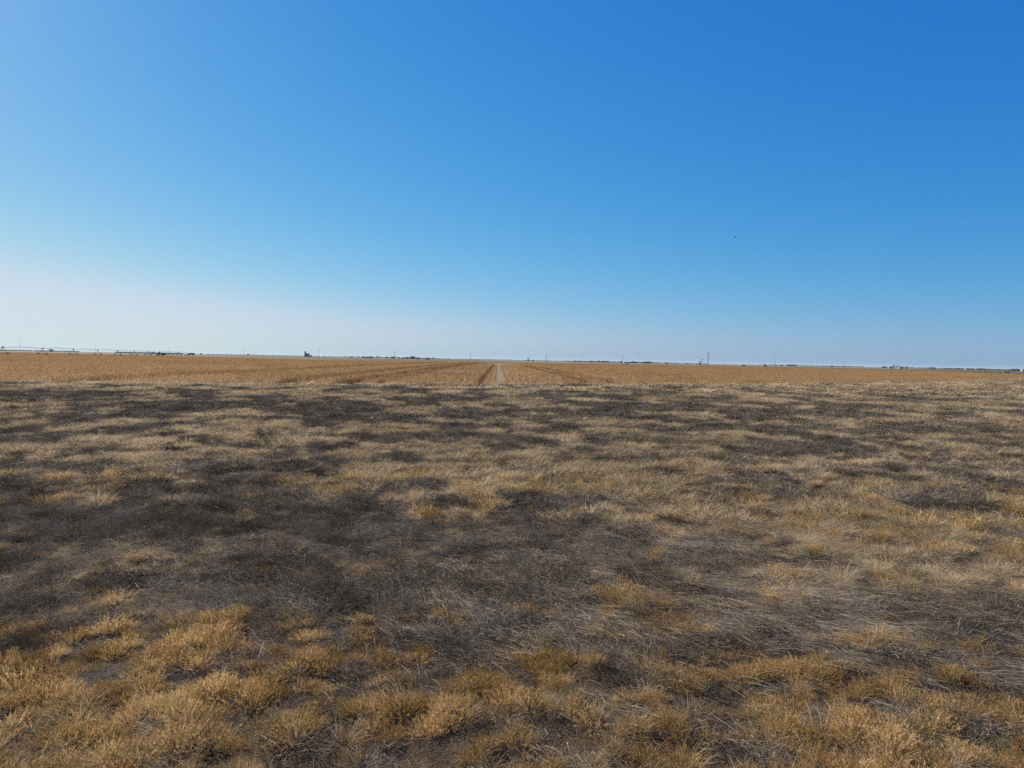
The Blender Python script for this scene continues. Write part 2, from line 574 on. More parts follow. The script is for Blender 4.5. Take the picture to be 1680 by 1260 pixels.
# ------------------------------------------------------------------ where the golden growth stands
ROWS = [636, 648, 662, 680, 700, 722, 745, 770, 795, 820, 848, 880, 912, 948, 985, 1020, 1060, 1100, 1150, 1200, 1245]
GRID = [
    "78888888888888",   # 636
    "76666667777733",   # 648
    "42223345555556",   # 662
    "55443333455556",   # 680
    "56654645554555",   # 700
    "77776554544355",   # 722
    "77665666555566",   # 745
    "66654677666555",   # 770
    "32224578675434",   # 795
    "23323323334424",   # 820
    "22232222853878",   # 848
    "22222222234555",   # 880
    "24522222347888",   # 912
    "22222222345776",   # 948
    "25222223444443",   # 985
    "45544433333322",   # 1020
    "45565543444432",   # 1060
    "89987776676875",   # 1100
    "99998888788987",   # 1150
    "99988888888987",   # 1200
    "87788888888888",   # 1245
]
GV = np.array([[int(c) for c in r] for r in GRID]) / 9.0
SPOTS = [  # photo px: cx, cy, rx, ry, strength
    (75, 821, 28, 7, .8), (165, 821, 35, 8, .8), (420, 817, 22, 8, .9), (408, 847, 22, 10, .8), (260, 918, 32, 14, .8), (530, 902, 50, 12, .95),
    (625, 803, 18, 9, .9), (693, 818, 22, 9, .8), (698, 843, 20, 8, .8), (800, 830, 22, 7, .8), (948, 842, 85, 9, 1), (745, 903, 9, 12, .8), (622, 900, 18, 10, .9),
    (1018, 985, 38, 12, .9), (180, 975, 50, 14, .8), (440, 722, 50, 5, .9), (270, 723, 50, 6, .9), (95, 748, 20, 10, 1), (212, 757, 30, 10, 1), (365, 697, 45, 4, 1),
    (670, 704, 40, 6, 1), (850, 708, 70, 6, 1), (600, 770, 60, 14, 1), (700, 775, 40, 12, .9), (870, 788, 90, 18, 1), (950, 800, 50, 8, 1),
    (1345, 843, 52, 12, 1), (1330, 832, 15, 16, 1), (1530, 858, 90, 11, 1), (1150, 846, 22, 9, .9), (1208, 846, 20, 9, .9), (1255, 935, 28, 14, 1), (1400, 935, 40, 16, 1),
    (1305, 972, 30, 12, 1), (1480, 972, 40, 10, .9), (1600, 935, 70, 18, 1), (1270, 750, 40, 6, .8), (1350, 745, 40, 5, 1), (1480, 812, 30, 6, .8), (1595, 955, 10, 14, 1),
    (1080, 1020, 40, 14, .7), (1400, 1120, 140, 30, 1), (1450, 1175, 110, 22, 1), (750, 1110, 60, 25, .9), (1100, 1120, 50, 30, .8), (600, 1110, 60, 30, .7),
    # darker hollows
    (640, 880, 170, 25, -.6), (800, 900, 120, 20, -.4), (200, 860, 200, 20, -.3), (560, 955, 380, 9, -.5), (1330, 1000, 120, 14, -.5), (1560, 1000, 120, 18, -.6),
    (1340, 1062, 220, 10, -.3), (1300, 812, 60, 10, -.5), (1520, 812, 80, 10, -.3), (1200, 800, 70, 10, -.4), (1470, 1168, 38, 13, -1), (1395, 1118, 28, 11, -1),
    (775, 1205, 25, 16, -1), (300, 1112, 28, 18, -1), (145, 1118, 26, 10, -.9), (245, 1195, 30, 10, -.9), (500, 1112, 40, 12, -.8), (585, 1145, 18, 14, -1), (560, 1190, 22, 14, -.8),
    (1285, 1130, 30, 14, -.8), (980, 1112, 50, 22, -.9), (925, 1186, 35, 20, -.9), (870, 1110, 30, 16, -.7), (1190, 1230, 70, 8, -.7), (1020, 1120, 24, 14, -.6), (40, 1065, 40, 12, -.6),
    (700, 1045, 70, 10, -.5), (1000, 1215, 30, 8, -.7), (460, 1240, 40, 14, -.7), (1600, 1195, 50, 12, -.6)]
BARE = [(978, 1112, 42, 24), (925, 1186, 32, 20), (1190, 1052, 45, 10), (1245, 1040, 34, 9), (690, 1046, 34, 9), (1600, 1190, 30, 10), (1470, 1168, 24, 8), (1395, 1118, 18, 6), (775, 1205, 16, 9),
        (300, 1112, 18, 10), (245, 1195, 16, 5), (500, 1238, 30, 9), (350, 885, 40, 5), (1120, 1226, 40, 8)]


def golden(x, y):
    px, py = proj(x, y, terrain(x, y) + .04)
    # warp a little so the patches do not look ruled
    w1 = fbm(x * .8, y * .5, 31, 2) - .5; w2 = fbm(x * .8, y * .5, 41, 2) - .5
    sc = np.clip((py - 620) / 300, .05, 1)
    px = px + w1 * 160 * sc; py = py + w2 * 40 * sc
    r = np.interp(py, ROWS, np.arange(len(ROWS)))
    c = np.clip((px - 60) / 120, 0, 13)
    r0 = np.clip(np.floor(r).astype(int), 0, len(ROWS) - 2); c0 = np.clip(np.floor(c).astype(int), 0, 12)
    fr = r - r0; fc = c - c0
    g = (GV[r0, c0] * (1 - fc) + GV[r0, c0 + 1] * fc) * (1 - fr) + (GV[r0 + 1, c0] * (1 - fc) + GV[r0 + 1, c0 + 1] * fc) * fr
    px2, py2 = px - w1 * 110 * sc, py - w2 * 28 * sc
    g = g + (.44 + (g - .44) * .66 - g) * np.clip((y - 12) / 5, 0, 1)
    for cx, cy, rx, ry, s in SPOTS:
        q = ((px2 - cx) / rx) ** 2 + ((py2 - cy) / ry) ** 2
        k = np.exp(-q * q * .8)
        g = g + (s - g) * k if s > 0 else g + s * k
    return g


def bare(x, y):
    px, py = proj(x, y, terrain(x, y))
    b = np.zeros(np.shape(x))
    for cx, cy, rx, ry in BARE:
        b = np.maximum(b, np.exp(-(((px - cx) / rx) ** 2 + ((py - cy) / ry) ** 2) ** 2))
    return b


def sample(y0, y1, dens, side=3.0):
    """points in the wedge the picture could see, plus a margin"""
    A = .80
    out = []
    area = A * (y1 * y1 - y0 * y0) + 2 * side * (y1 - y0)
    n = int(area * dens)
    W = A * y1 + side
    m_ = int(n * (2 * W * (y1 - y0)) / area)
    x = RNG.uniform(-W, W, m_); y = RNG.uniform(y0, y1, m_)
    k = np.abs(x) < A * y + side
    x, y = x[k], y[k]
    k = y < edge_y(x) - .3
    return x[k], y[k]


def place(name, kinds, rings, label, cat, prob, hscale, lay=None):
    """kinds: list of mesh lists, one per ring"""
    allm = [me for ms in kinds for me in ms]
    coll = coll_of(name + '_kinds', allm)
    P, R, S, VV = [], [], [], []
    off = 0
    for ms, (y0, y1, dens) in zip(kinds, rings):
        x, y = sample(y0, y1, dens)
        p = prob(x, y)
        k = RNG.uniform(0, 1, len(x)) < p
        x, y = x[k], y[k]
        z = terrain(x, y)
        n = len(x)
        s = hscale(x, y) * RNG.uniform(.75, 1.25, n)
        P.append(np.stack([x, y, z], 1))
        if lay is None:
            rz = RNG.uniform(0, 6.283, n)
        else:
            rz = lay(x, y) + RNG.normal(0, .22, n)
        tilt = RNG.normal(0, .1, (n, 2))
        R.append(np.stack([tilt[:, 0], tilt[:, 1], rz], 1))
        sx = s * RNG.uniform(.85, 1.2, n)
        S.append(np.stack([sx, sx, s], 1))
        VV.append(RNG.integers(0, len(ms), n) + off)
        off += len(ms)
    P = np.concatenate(P); R = np.concatenate(R); S = np.concatenate(S); VV = np.concatenate(VV)
    print(name, len(P), 'instances')
    return scatter(name, coll, P, R, S, VV, label, cat)


def mk(gen, args, n, mat, nm):
    out = []
    for i in range(n):
        v, q, mi = gen(*args)
        out.append(mesh_from(nm, v, q, [mat], mi))
    return out


def clump(x, y):
    t = np.clip((14 - y) / 6, 0, 1)
    f = np.clip((y - 24) / 14, 0, 1)
    far_ = fbm(x * .50, y * .32, 55, 2)
    mid_ = .72 * fbm(x * .8, y * .68, 51, 2) + .28 * fbm(x * 2.3, y * 2.4, 52, 2)
    near_ = .35 * fbm(x * 1.5, y * 2.0, 53, 3) + .65 * fbm(x * 3.6, y * 4.4, 57, 2)
    n = near_ * t + (1 - t) * (far_ * f + mid_ * (1 - f))
    return np.clip((n - .5) * (2.3 + .5 * (1 - t)) + .5, 0, 1)


def pg_threshold(lo=-.03, hi=.05, seed=51):
    def f(x, y):
        g = np.minimum(golden(x, y) + .08 * np.clip((24 - y) / 8, 0, 1) * np.clip((y - 7) / 2, 0, 1), .80 + .08 * np.clip((12 - y) / 4, 0, 1))
        n = clump(x, y)
        p = np.clip((g - n - lo) / (hi - lo), 0, 1)
        f = np.clip((y - 22) / 12, 0, 1)
        p = p * (1 - .30 * f) + .22 * f
        pit2 = np.clip((fbm(x * 1.7, y * 2.1, 211, 2) - .36) / .07, 0, 1)
        p = p * (1 - .85 * (1 - pit2) * np.clip((y - 8) / 3, 0, 1))
        m_ = np.clip((y - 7.5) / 2, 0, 1) * (1 - f)
        p = np.maximum(p, .11 * m_)
        pit = np.clip((fbm(x * 4.2, y * 4.6, 201, 2) - .27) / .05, 0, 1)
        p = p * (1 - (1 - pit) * np.clip((11 - y) / 3, 0, 1))
        return p * (1 - bare(x, y))
    return f


P_GOLD = pg_threshold()


def p_gold_near(x, y):       # warm orange weeds near the viewer, paler ones beyond
    t = .12 + .88 * np.clip((8.6 - y) / 2.2, 0, 1)
    return P_GOLD(x, y) * t * (1 - .45 * np.clip((5.6 - y) / .5, 0, 1))


def p_tan(x, y):
    t = .12 + .88 * np.clip((8.6 - y) / 2.2, 0, 1)
    return P_GOLD(x, y) * (1 - t * (1 - .4 * np.clip((5.6 - y) / .5, 0, 1))) + .03


def p_grey(x, y):
    gap = np.clip((fbm(x * 2.6, y * 2.2, 151, 2) - .30) / .12, .12, 1)
    return gap * np.clip(1 - P_GOLD(x, y) * .92, .03, 1) * (1 - .96 * bare(x, y)) * (1 - (.45 + .45 * np.clip((11 - y) / 3, 0, 1)) * np.clip(golden(x, y), 0, 1))


def h_gold(x, y):
    c = np.clip(golden(x, y) - clump(x, y), -.1, .6)
    return (1 + .28 * np.clip((y - 9) / 4, 0, 1)) * (.66 + 1.05 * c) + .5 * (fbm(x * 3, y * 3, 61, 2) - .5)


def h_grey(x, y):
    return .4 + 1.2 * fbm(x * 2.0, y * 2.0, 71, 3)


gold_n = mk(bushy, (.115, .105, 80, 17, .0019, .6, .0125), 8, M_GOLD, 'dry_weed') + mk(bushy, (.115, .10, 80, 17, .0019, .6, .0125), 5, M_RUSTW, 'dry_weed') + mk(bushy, (.11, .095, 80, 16, .0019, .6, .0125), 1, M_OLIVE, 'dry_weed')
gold_m = mk(bushy, (.14, .14, 64, 11, .0034, .6, .021), 4, M_GOLD, 'dry_weed') + mk(bushy, (.14, .13, 64, 11, .0034, .6, .021), 3, M_RUSTW, 'dry_weed') + mk(bushy, (.14, .13, 64, 9, .0036, .6, .022), 1, M_OLIVE, 'dry_weed')
place('golden_weeds', [gold_n, gold_m], [(2.2, 8.0, 85), (8.0, 16, 44)],
      'golden brown bushy dry weeds covering the near verge', 'dry weeds', p_gold_near, h_gold)

tan_n = mk(grassy, (.11, .14, 170, .0021), 6, M_TAN, 'dry_grass_tuft')
tan_m = mk(grassy, (.14, .165, 120, .0052), 6, M_TAN, 'dry_grass_tuft')
tan_f = mk(grassy, (.25, .17, 90, .012), 6, M_TAN, 'dry_grass_tuft')
tan_ff = mk(grassy, (.8, .20, 200, .035), 4, M_TAN, 'dry_grass_tuft')
place('dry_grass', [tan_n, tan_m, tan_f, tan_ff], [(2.2, 12, 55), (12, 30, 24), (30, 62, 12), (62, 200, 2.2)],
      'straw coloured dry grass growing in streaks across the verge', 'dry grass', p_tan, h_gold)

M_BROWNW = blade_mat('brown_dead_weed', [(.36, (.045, .032, .020)), (.50, (.125, .090, .055)), (.64, (.25, .19, .12)), (.82, (.50, .41, .28))], .15, .9)
grey_n = mk(matted, (.15, .09, 95, .0022, 3), 7, M_GREY, 'grey_weed')
grey_m = mk(matted, (.19, .12, 85, .0046, 2), 5, M_GREY, 'grey_weed')
grey_f = mk(matted, (.30, .11, 90, .010, 1), 5, M_GREY, 'grey_weed')
grey_ff = mk(matted, (.8, .11, 160, .03, 0), 4, M_GREY, 'grey_weed')
grey_n += mk(matted, (.15, .09, 95, .0022, 3), 3, M_BROWNW, 'brown_weed')
grey_m += mk(matted, (.19, .12, 85, .0046, 2), 3, M_BROWNW, 'brown_weed')
grey_f += mk(matted, (.30, .11, 90, .010, 1), 3, M_BROWNW, 'brown_weed')
grey_ff += mk(matted, (.8, .11, 160, .03, 0), 2, M_BROWNW, 'brown_weed')
place('grey_weeds', [grey_n, grey_m, grey_f, grey_ff], [(2.2, 12, 42), (12, 30, 22), (30, 62, 12), (62, 200, 1.6)],
      'weathered dark grey weeds matted low over the verge', 'dead weeds', p_grey, h_grey)


M_GSTALK = blade_mat('grey_dead_stalk', [(.34, (.07, .057, .046)), (.54, (.18, .15, .12)), (.78, (.42, .36, .29))], .2, .5)


def p_stalk(x, y):
    c = np.clip((fbm(x * 1.9, y * 2.1, 171, 3) - .50) / .10, 0, 1)
    return c * np.clip(1 - P_GOLD(x, y), .05, 1) * (1 - bare(x, y)) * (1 - .9 * np.clip((11 - y) / 3, 0, 1) * np.clip(golden(x, y), 0, 1))


place('grey_stalks', [mk(grassy, (.12, .15, 46, .0022), 5, M_GSTALK, 'dead_stalk'), mk(grassy, (.16, .20, 40, .0055), 4, M_GSTALK, 'dead_stalk'), mk(grassy, (.35, .20, 60, .012), 4, M_GSTALK, 'dead_stalk')],
      [(2.2, 12, 22), (12, 30, 14), (30, 70, 4)], 'upright grey dead stalks standing in ragged bunches', 'dead weeds', p_stalk, lambda x, y: .6 + .8 * fbm(x * 2.2, y * 2.2, 181, 2))


def p_straw(x, y):
    px, py = proj(x, y)
    band = np.exp(-((px - 1350) / 420) ** 2 - ((py - 1020) / 55) ** 2) + .7 * np.exp(-((px - 900) / 260) ** 2 - ((py - 1000) / 60) ** 2) \
        + .5 * np.exp(-((px - 1050) / 260) ** 2 - ((py - 900) / 50) ** 2) + .25 * np.exp(-((px - 350) / 200) ** 2 - ((py - 950) / 60) ** 2)
    return np.clip(band * 1.5 + .07, 0, 1) * (.35 + fbm(x * 1.3, y * 1.3, 81, 2)) * (1 - .9 * bare(x, y))


def lay_dir(x, y):
    return -1.05 + .8 * (fbm(x * .35, y * .35, 91, 2) - .5)


straw_n = mk(lodged, (.14, .28, 36, .0023), 6, M_STRAW, 'lodged_straw')
straw_m = mk(lodged, (.2, .30, 34, .0045), 4, M_STRAW, 'lodged_straw')
straw_f = mk(lodged, (.5, .45, 60, .015), 4, M_STRAW, 'lodged_straw')
place('fallen_straw', [straw_n, straw_m, straw_f], [(2.2, 12, 62), (12, 30, 20), (30, 70, 1.8)],
      'pale bleached grass stems blown flat over the grey weeds', 'straw', p_straw, lambda x, y: np.full(len(x), .95), lay_dir)

lit_n = mk(litter, (.25, 110, .0028), 5, M_STRAW, 'litter_bits')
lit_g = mk(litter, (.25, 110, .0034), 4, M_GREY, 'litter_bits')
place('plant_litter', [lit_n, lit_g, mk(litter, (.5, 120, .014), 4, M_STRAW, 'litter_bits')], [(2.2, 14, 3), (2.2, 14, 7), (14, 60, 1.2)],
      'scraps of broken dry stems strewn over the bare soil', 'litter', lambda x, y: .9 - .6 * bare(x, y), lambda x, y: np.full(len(x), 1.0))


M_CLOD = plain('soil_clod_brown', (.095, .062, .038), .95, 0, .4, 3.0)
# soil clods on the mounds
def clod():
    n, k = 7, 5
    V = []; Fc = []
    for i in range(k):
        th = math.pi * (i + .5) / k
        for j in range(n):
            ph = 6.283 * j / n
            r = 1 + random.uniform(-.25, .25)
            V.append((r * math.sin(th) * math.cos(ph), r * math.sin(th) * math.sin(ph), .75 * r * math.cos(th)))
    for i in range(k - 1):
        for j in range(n):
            j2 = (j + 1) % n
            Fc.append((i * n + j, (i + 1) * n + j, (i + 1) * n + j2, i * n + j2))
    Fc.append(tuple(range(n))); Fc.append(tuple((k - 1) * n + j for j in range(n))[::-1])
    return mesh_from('soil_clod', V, Fc, [M_CLOD], smooth=True)


cl = coll_of('soil_clods_kinds', [clod() for _ in range(4)])
CP = []; CS = []
for (mx, my, r, hh), b_ in zip(MW, MOUNDS):
    k = int(2600 * r)
    a = RNG.uniform(0, 6.283, k); q = np.abs(RNG.normal(0, r * .7, k))
    x = mx + np.cos(a) * q; y = my + np.sin(a) * q
    CP.append(np.stack([x, y, terrain(x, y)], 1)); s = RNG.uniform(.002, .0065, k) * (1.2 if r > .2 else 1); CS.append(np.stack([s, s, s], 1))
x, y = sample(2.2, 12, 160)
CP.append(np.stack([x, y, terrain(x, y)], 1)); s = RNG.uniform(.003, .009, len(x)); CS.append(np.stack([s, s, s], 1))
CP = np.concatenate(CP); CS = np.concatenate(CS)
scatter('soil_clods', cl, CP, RNG.uniform(0, 6.28, CP.shape), CS, RNG.integers(0, 4, len(CP)), 'crumbs and clods of brown soil among the dry weeds', 'soil clods')


# ------------------------------------------------------------------ corn stubble
ROWSP = .76
GAPS = []
DARKROWS = [(-1.9, .3), (-36, .8), (-19.5, .8), (-14.5, .45), (-11.7, .4), (9.9, .4), (13.2, .4)]
GAPROWS = set(int(math.floor(g / ROWSP)) for g in GAPS)
TRACK = 0.38


def corn_seg(Ls, n, w, H, lf):
    """a length of one row, along y"""
    y = (np.arange(n) + U(-.3, .3, n)) * Ls / n
    P0 = np.stack([RNG.normal(0, .03, n), y, np.full(n, -.01)], 1)
    h = H * U(.45, 1.15, n)
    az = U(0, 6.283, n); el = 1.57 - np.abs(RNG.normal(0, .16, n))
    D = dirs(az, el)
    # two crossed ribbons make a stalk with body from every side
    parts = []
    for kk in range(2):
        v, q = ribbons(P0, D, h, np.full(n, w), np.zeros((n, 3)), 1)
        parts.append((v, q, 0))
    m_ = n * lf
    k = RNG.integers(0, n, m_); t = U(.15, 1, m_)
    C = P0[k] + D[k] * (h[k] * t)[:, None]
    DD = dirs(U(0, 6.283, m_), U(-.4, .9, m_))
    v, q = ribbons(C, DD, U(.08, .28, m_), np.full(m_, w * 1.2), np.stack([np.zeros(m_), np.zeros(m_), -U(.2, .9, m_)], 1), 2)
    parts.append((v, q, 1))
    # husks and leaves on the ground between the rows
    m2 = n * 2
    C = np.stack([U(-.38, .38, m2), U(0, Ls, m2), U(.005, .05, m2)], 1)
    v, q = ribbons(C, dirs(U(0, 6.283, m2), RNG.normal(.1, .2, m2)), U(.1, .35, m2), np.full(m2, w * 1.2), RNG.normal(0, .1, (m2, 3)), 1)
    parts.append((v, q, 1))
    return joinm(parts)


def cornmesh(*a):
    v, q, mi = corn_seg(*a)
    return mesh_from('corn_row', v, q, [M_CORN, M_CORN2], mi)


c_near = [cornmesh(4.0, 22, .028, .52, 3) for _ in range(7)]
c_mid = [cornmesh(8.0, 36, .045, .50, 2) for _ in range(6)]
c_far = [cornmesh(16.0, 50, .10, .50, 1) for _ in range(5)]
M_CORND = blade_mat('brown_corn_stalk', [(.32, (.23, .125, .052)), (.74, (.47, .275, .125))], .2, .05)
c_dark = []
for a_ in ((4.0, 30, .028, .52, 4), (8.0, 50, .045, .50, 3), (16.0, 70, .10, .50, 2)):
    for _ in range(2):
        v, q, mi = corn_seg(*a_); c_dark.append(mesh_from('brown_corn_row', v, q, [M_CORND, M_CORND], mi))
ccoll = coll_of('corn_stubble_kinds', c_near + c_mid + c_far + c_dark)
P, R, S, VV = [], [], [], []
FPX = np.array([a for a, b in FAR]); FYY = np.array([b for a, b in FAR])
for (y0, y1, Ls, off, nk) in ((40, 150, 4.0, 0, 7), (150, 330, 8.0, 7, 6), (330, 800, 16.0, 13, 5)):
    rows = np.arange(int(-.85 * y1 / ROWSP), int(.85 * y1 / ROWSP))
    if off == 13:
        rows = rows[::2]
    yy = np.arange(y0, y1, Ls)
    RR, YY = np.meshgrid(rows, yy)
    x = (RR.ravel() + .5) * ROWSP; y = YY.ravel() + RNG.uniform(0, 1.0, RR.size) * .3
    k = np.abs(x) < .80 * y + 6
    ry = RR.ravel()
    k &= ~np.isin(ry, list(GAPROWS))
    k &= ~((np.abs(x - TRACK) < .3) & (y < 700))
    k &= (y > edge_y(x) + .2) | (off > 0)
    px, _ = proj(x, y)
    k &= y < np.interp(px, FPX, FYY) - Ls
    if off > 0:
        k &= y > edge_y(x)
    x, y = x[k], y[k]; n = len(x)
    P.append(np.stack([x, y, np.full(n, .012)], 1)); R.append(np.stack([np.zeros(n), np.zeros(n), RNG.normal(0, .004, n)], 1))
    s = .8 + .45 * fbm(x * .06, y * .06, 101, 2)
    dk = np.zeros(n, dtype=bool)
    for gx, gw in DARKROWS:
        dk |= np.abs(x - gx) < gw
    S.append(np.stack([np.where(RNG.uniform(0, 1, n) < .5, -1.0, 1.0), np.ones(n), s * np.where(dk, 1.12, 1)], 1)); VV.append(np.where(dk, 18 + {0: 0, 7: 2, 13: 4}[off] + RNG.integers(0, 2, n), RNG.integers(0, nk, n) + off))
P = np.concatenate(P)
print('corn', len(P))
scatter('corn_stubble', ccoll, P, np.concatenate(R), np.concatenate(S), np.concatenate(VV),
        'cut orange tan corn stubble standing in rows to the horizon', 'corn stubble')

M_RUT = soil_mat('rut_soil', [(.38, (.07, .036, .016)), (.78, (.15, .085, .04))], (.3, 3.0, 40.0), .8)
for g in GAPS:
    ya = float(edge_y(np.array([g]))[0]) + .5; yb = 620.0 if abs(g) < 16 else 420.0
    Vt, Ft = [], []
    ks = np.linspace(0, 1, 60)
    for q, k_ in enumerate(ks):
        yy_ = ya + (yb - ya) * k_ ** 2
        w_ = .17 + .03 * math.sin(q * 1.7); x_ = (math.floor(g / ROWSP) + .5) * ROWSP + .03 * math.sin(q * .9)
        Vt += [(x_ - w_, yy_, .018), (x_ + w_, yy_, .018)]
    for q in range(len(ks) - 1):
        Ft.append((2 * q, 2 * q + 1, 2 * q + 3, 2 * q + 2))
    tag(link('wheel_track', mesh_from('wheel_track', Vt, Ft, [M_RUT])), kind='structure')
# bleached husks lying in the empty strip
M_HUSK = blade_mat('bleached_husk', [(.32, (.36, .29, .21)), (.74, (.70, .62, .50))], .3, .5)
hk = coll_of('husk_track_kinds', [mesh_from('husk', *litter(.5, 90, .045)[:2], [M_HUSK]) for _ in range(4)])
y = np.concatenate([np.arange(70, 200, .28), np.arange(200, 480, .8)])
x = np.full(len(y), TRACK) + RNG.uniform(-.12, .12, len(y))
k = y > edge_y(x) - 1.5
x, y = x[k], y[k]; s = RNG.uniform(.2, .36, len(x)) * np.interp(y, [70, 200, 480], [1, 1.5, 2.2])
scatter('husk_litter', hk, np.stack([x, y, np.full(len(x), .02)], 1), np.stack([x * 0, x * 0, RNG.uniform(0, 6.28, len(x))], 1), np.stack([s * .8, s, s * 1.5], 1),
        RNG.integers(0, 4, len(x)), 'bleached husks littering the empty strip through the stubble', 'husks')
# ragged husks and weeds along the stubble's near edge
xs_ = RNG.uniform(-70, 190, 2600); ys_ = edge_y(xs_) + RNG.normal(-.3, .5, len(xs_))
k = np.abs(xs_) < .8 * ys_ + 4; xs_, ys_ = xs_[k], ys_[k]
s = RNG.uniform(.4, 1.1, len(xs_))
scatter('field_edge_litter', hk, np.stack([xs_, ys_, np.full(len(xs_), .02)], 1), np.stack([xs_ * 0, xs_ * 0, RNG.uniform(0, 6.28, len(xs_))], 1), np.stack([s, s * .6, s * 2], 1),
        RNG.integers(0, 4, len(xs_)), 'pale corn trash scattered along the edge of the stubble', 'corn trash')


# ------------------------------------------------------------------ small green weeds
for (px, py, s, lb) in ((1020, 1168, .8, 'small green weed sprouting beside the brown soil mound'), (1063, 1192, .6, 'smaller green weed just in front of its green neighbour'),
                        (215, 620, 6, None), (108, 631, 9, None)):
    x, y = ground_at(px, py)
    if lb is None:
        continue
    v, q, mi = bushy(.08, .07, 40, 6, .004)
    o = link('green_weed', mesh_from('green_weed', v * s, q, [M_GREEN], mi), None, (x, y, float(terrain(np.array([x]), np.array([y]))[0])))
    tag(o, lb, 'weed')
v, q, mi = bushy(.5, .35, 120, 5, .03)
x, y = ground_at(108, 629)
o = link('green_weed', mesh_from('green_weed', v * np.array([1.0, .5, .55]), q, [M_GREEN], mi), None, (x, y, 0))
tag(o, 'low green weed clump on the stubble edge at the far left', 'weed')


# ------------------------------------------------------------------ irrigation machine
def pivot_point(i):
    return -267 - 15 * i, 400 + 59 * i


NT = 10
root = thing('irrigation_machine', 'long galvanised centre pivot irrigator on wheeled towers crossing the stubble', 'irrigator', (*pivot_point(-2), 0))
ox, oy = pivot_point(-2)
vd = Vector((-15, 59, 0)).normalized(); wd = Vector((vd.y, -vd.x, 0))
wm = MB()
wm.lathe((0, 0, 0), [(.25, -.10), (.62, -.19), (.68, -.14), (.68, .14), (.62, .19), (.25, .10)], 14, 'y')
wheel_me = mesh_from('wheel', wm.v, wm.f, [M_RUBBER], smooth=False)
rim_mb = MB(); rim_mb.lathe((0, 0, 0), [(.08, -.14), (.34, -.12), (.34, .12), (.08, .14)], 10, 'y')
rim_me = mesh_from('rim', rim_mb.v, rim_mb.f, [M_GALV])
for i in range(-2, NT + 1):
    x, y = pivot_point(i); x -= ox; y -= oy
    b = Vector((x, y, 0))
    fr = MB(); top = b + Vector((0, 0, 3.85))
    for sgn in (-1, 1):
        for s2 in (-.4, .4):
            fr.tube([tuple(b + wd * 2.3 * sgn + Vector((0, 0, .75))), tuple(top + vd * s2)], .07, 5)
        fr.tube([tuple(b + wd * 2.5 * sgn + Vector((0, 0, .75))), tuple(b + wd * 1.0 * sgn + Vector((0, 0, .72)))], .08, 5)
    fr.tube([tuple(b + wd * -2.5 + Vector((0, 0, .75))), tuple(b + wd * 2.5 + Vector((0, 0, .75)))], .09, 5)
    fr.tube([tuple(b + wd * -1.0 + Vector((0, 0, 2.2))), tuple(b + wd * 1.0 + Vector((0, 0, 2.2)))], .05, 5)
    tw = fr.build('tower', M_GALV, root)
    bx = MB(); bx.box((b.x + .2, b.y, 4.25), (.6, .5, .75)); bx.build('control_box', M_DARKMETAL, tw)
    for sgn in (-1, 1):
        p = b + wd * 2.45 * sgn
        w = link('wheel', wheel_me, tw, (p.x, p.y, .68), math.atan2(wd.y, wd.x))
        if i < 3:
            link('rim', rim_me, tw, (p.x, p.y, .68), math.atan2(wd.y, wd.x))
    if i < NT:
        x2, y2 = pivot_point(i + 1); e = Vector((x2 - ox, y2 - oy, 0))
        pts = []; lows = []
        for k in range(13):
            t = k / 12; c = b.lerp(e, t); z = 3.85 + .75 * 4 * t * (1 - t)
            pts.append((c.x, c.y, z)); lows.append((c.x, c.y, z - 1.5 * min(1, 4 * t * (1 - t) * 1.4)))
        mp = MB(); mp.tube(pts, .12, 6); mp.build('pipe_span', M_GALV, root)
        tr = MB()
        tr.tube(lows, .02, 4)
        for k in range(2, 11):
            c = Vector(pts[k]); l = Vector(lows[k])
            tr.tube([tuple(c), tuple(l + wd * .5)], .025, 4); tr.tube([tuple(c), tuple(l - wd * .5)], .025, 4)
            dr = MB()
        tr.build('truss', M_GALV, root)


# ------------------------------------------------------------------ trees
def crown_mesh(W, H, mat, n=700, shape='round', leaf=.5):
    a = RNG.normal(size=(n, 3)); a /= np.linalg.norm(a, axis=1, keepdims=True)
    r = U(.45, 1.0, n) ** .6
    if shape == 'cone':
        t = U(0, 1, n) ** 1.4
        ang = U(0, 6.283, n); rr = (1 - t) * W / 2 * U(.4, 1.05, n)
        C = np.stack([np.cos(ang) * rr, np.sin(ang) * rr, H * (.06 + .94 * t)], 1)
    else:
        lob = 1 + .28 * (fbm(a[:, 0] * 2.5 + 5, a[:, 1] * 2.5 + a[:, 2] * 2, int(RNG.integers(0, 999)), 2) - .5) * 2
        C = a * (r * lob)[:, None] * np.array([W / 2, W / 2, H * .40])
        C[:, 2] += H * .60
        if shape == 'broad':
            C[:, 2] = C[:, 2] * .96 - H * .12
    D = RNG.normal(size=(n, 3)); D /= np.linalg.norm(D, axis=1, keepdims=True)
    v, q = ribbons(C, D, np.full(n, leaf) * U(.6, 1.4, n), np.full(n, leaf) * U(.6, 1.2, n), RNG.normal(0, .2, (n, 3)), 1)
    v[:, 2] = np.maximum(v[:, 2], .02)
    return mesh_from('crown', v, q, [mat])


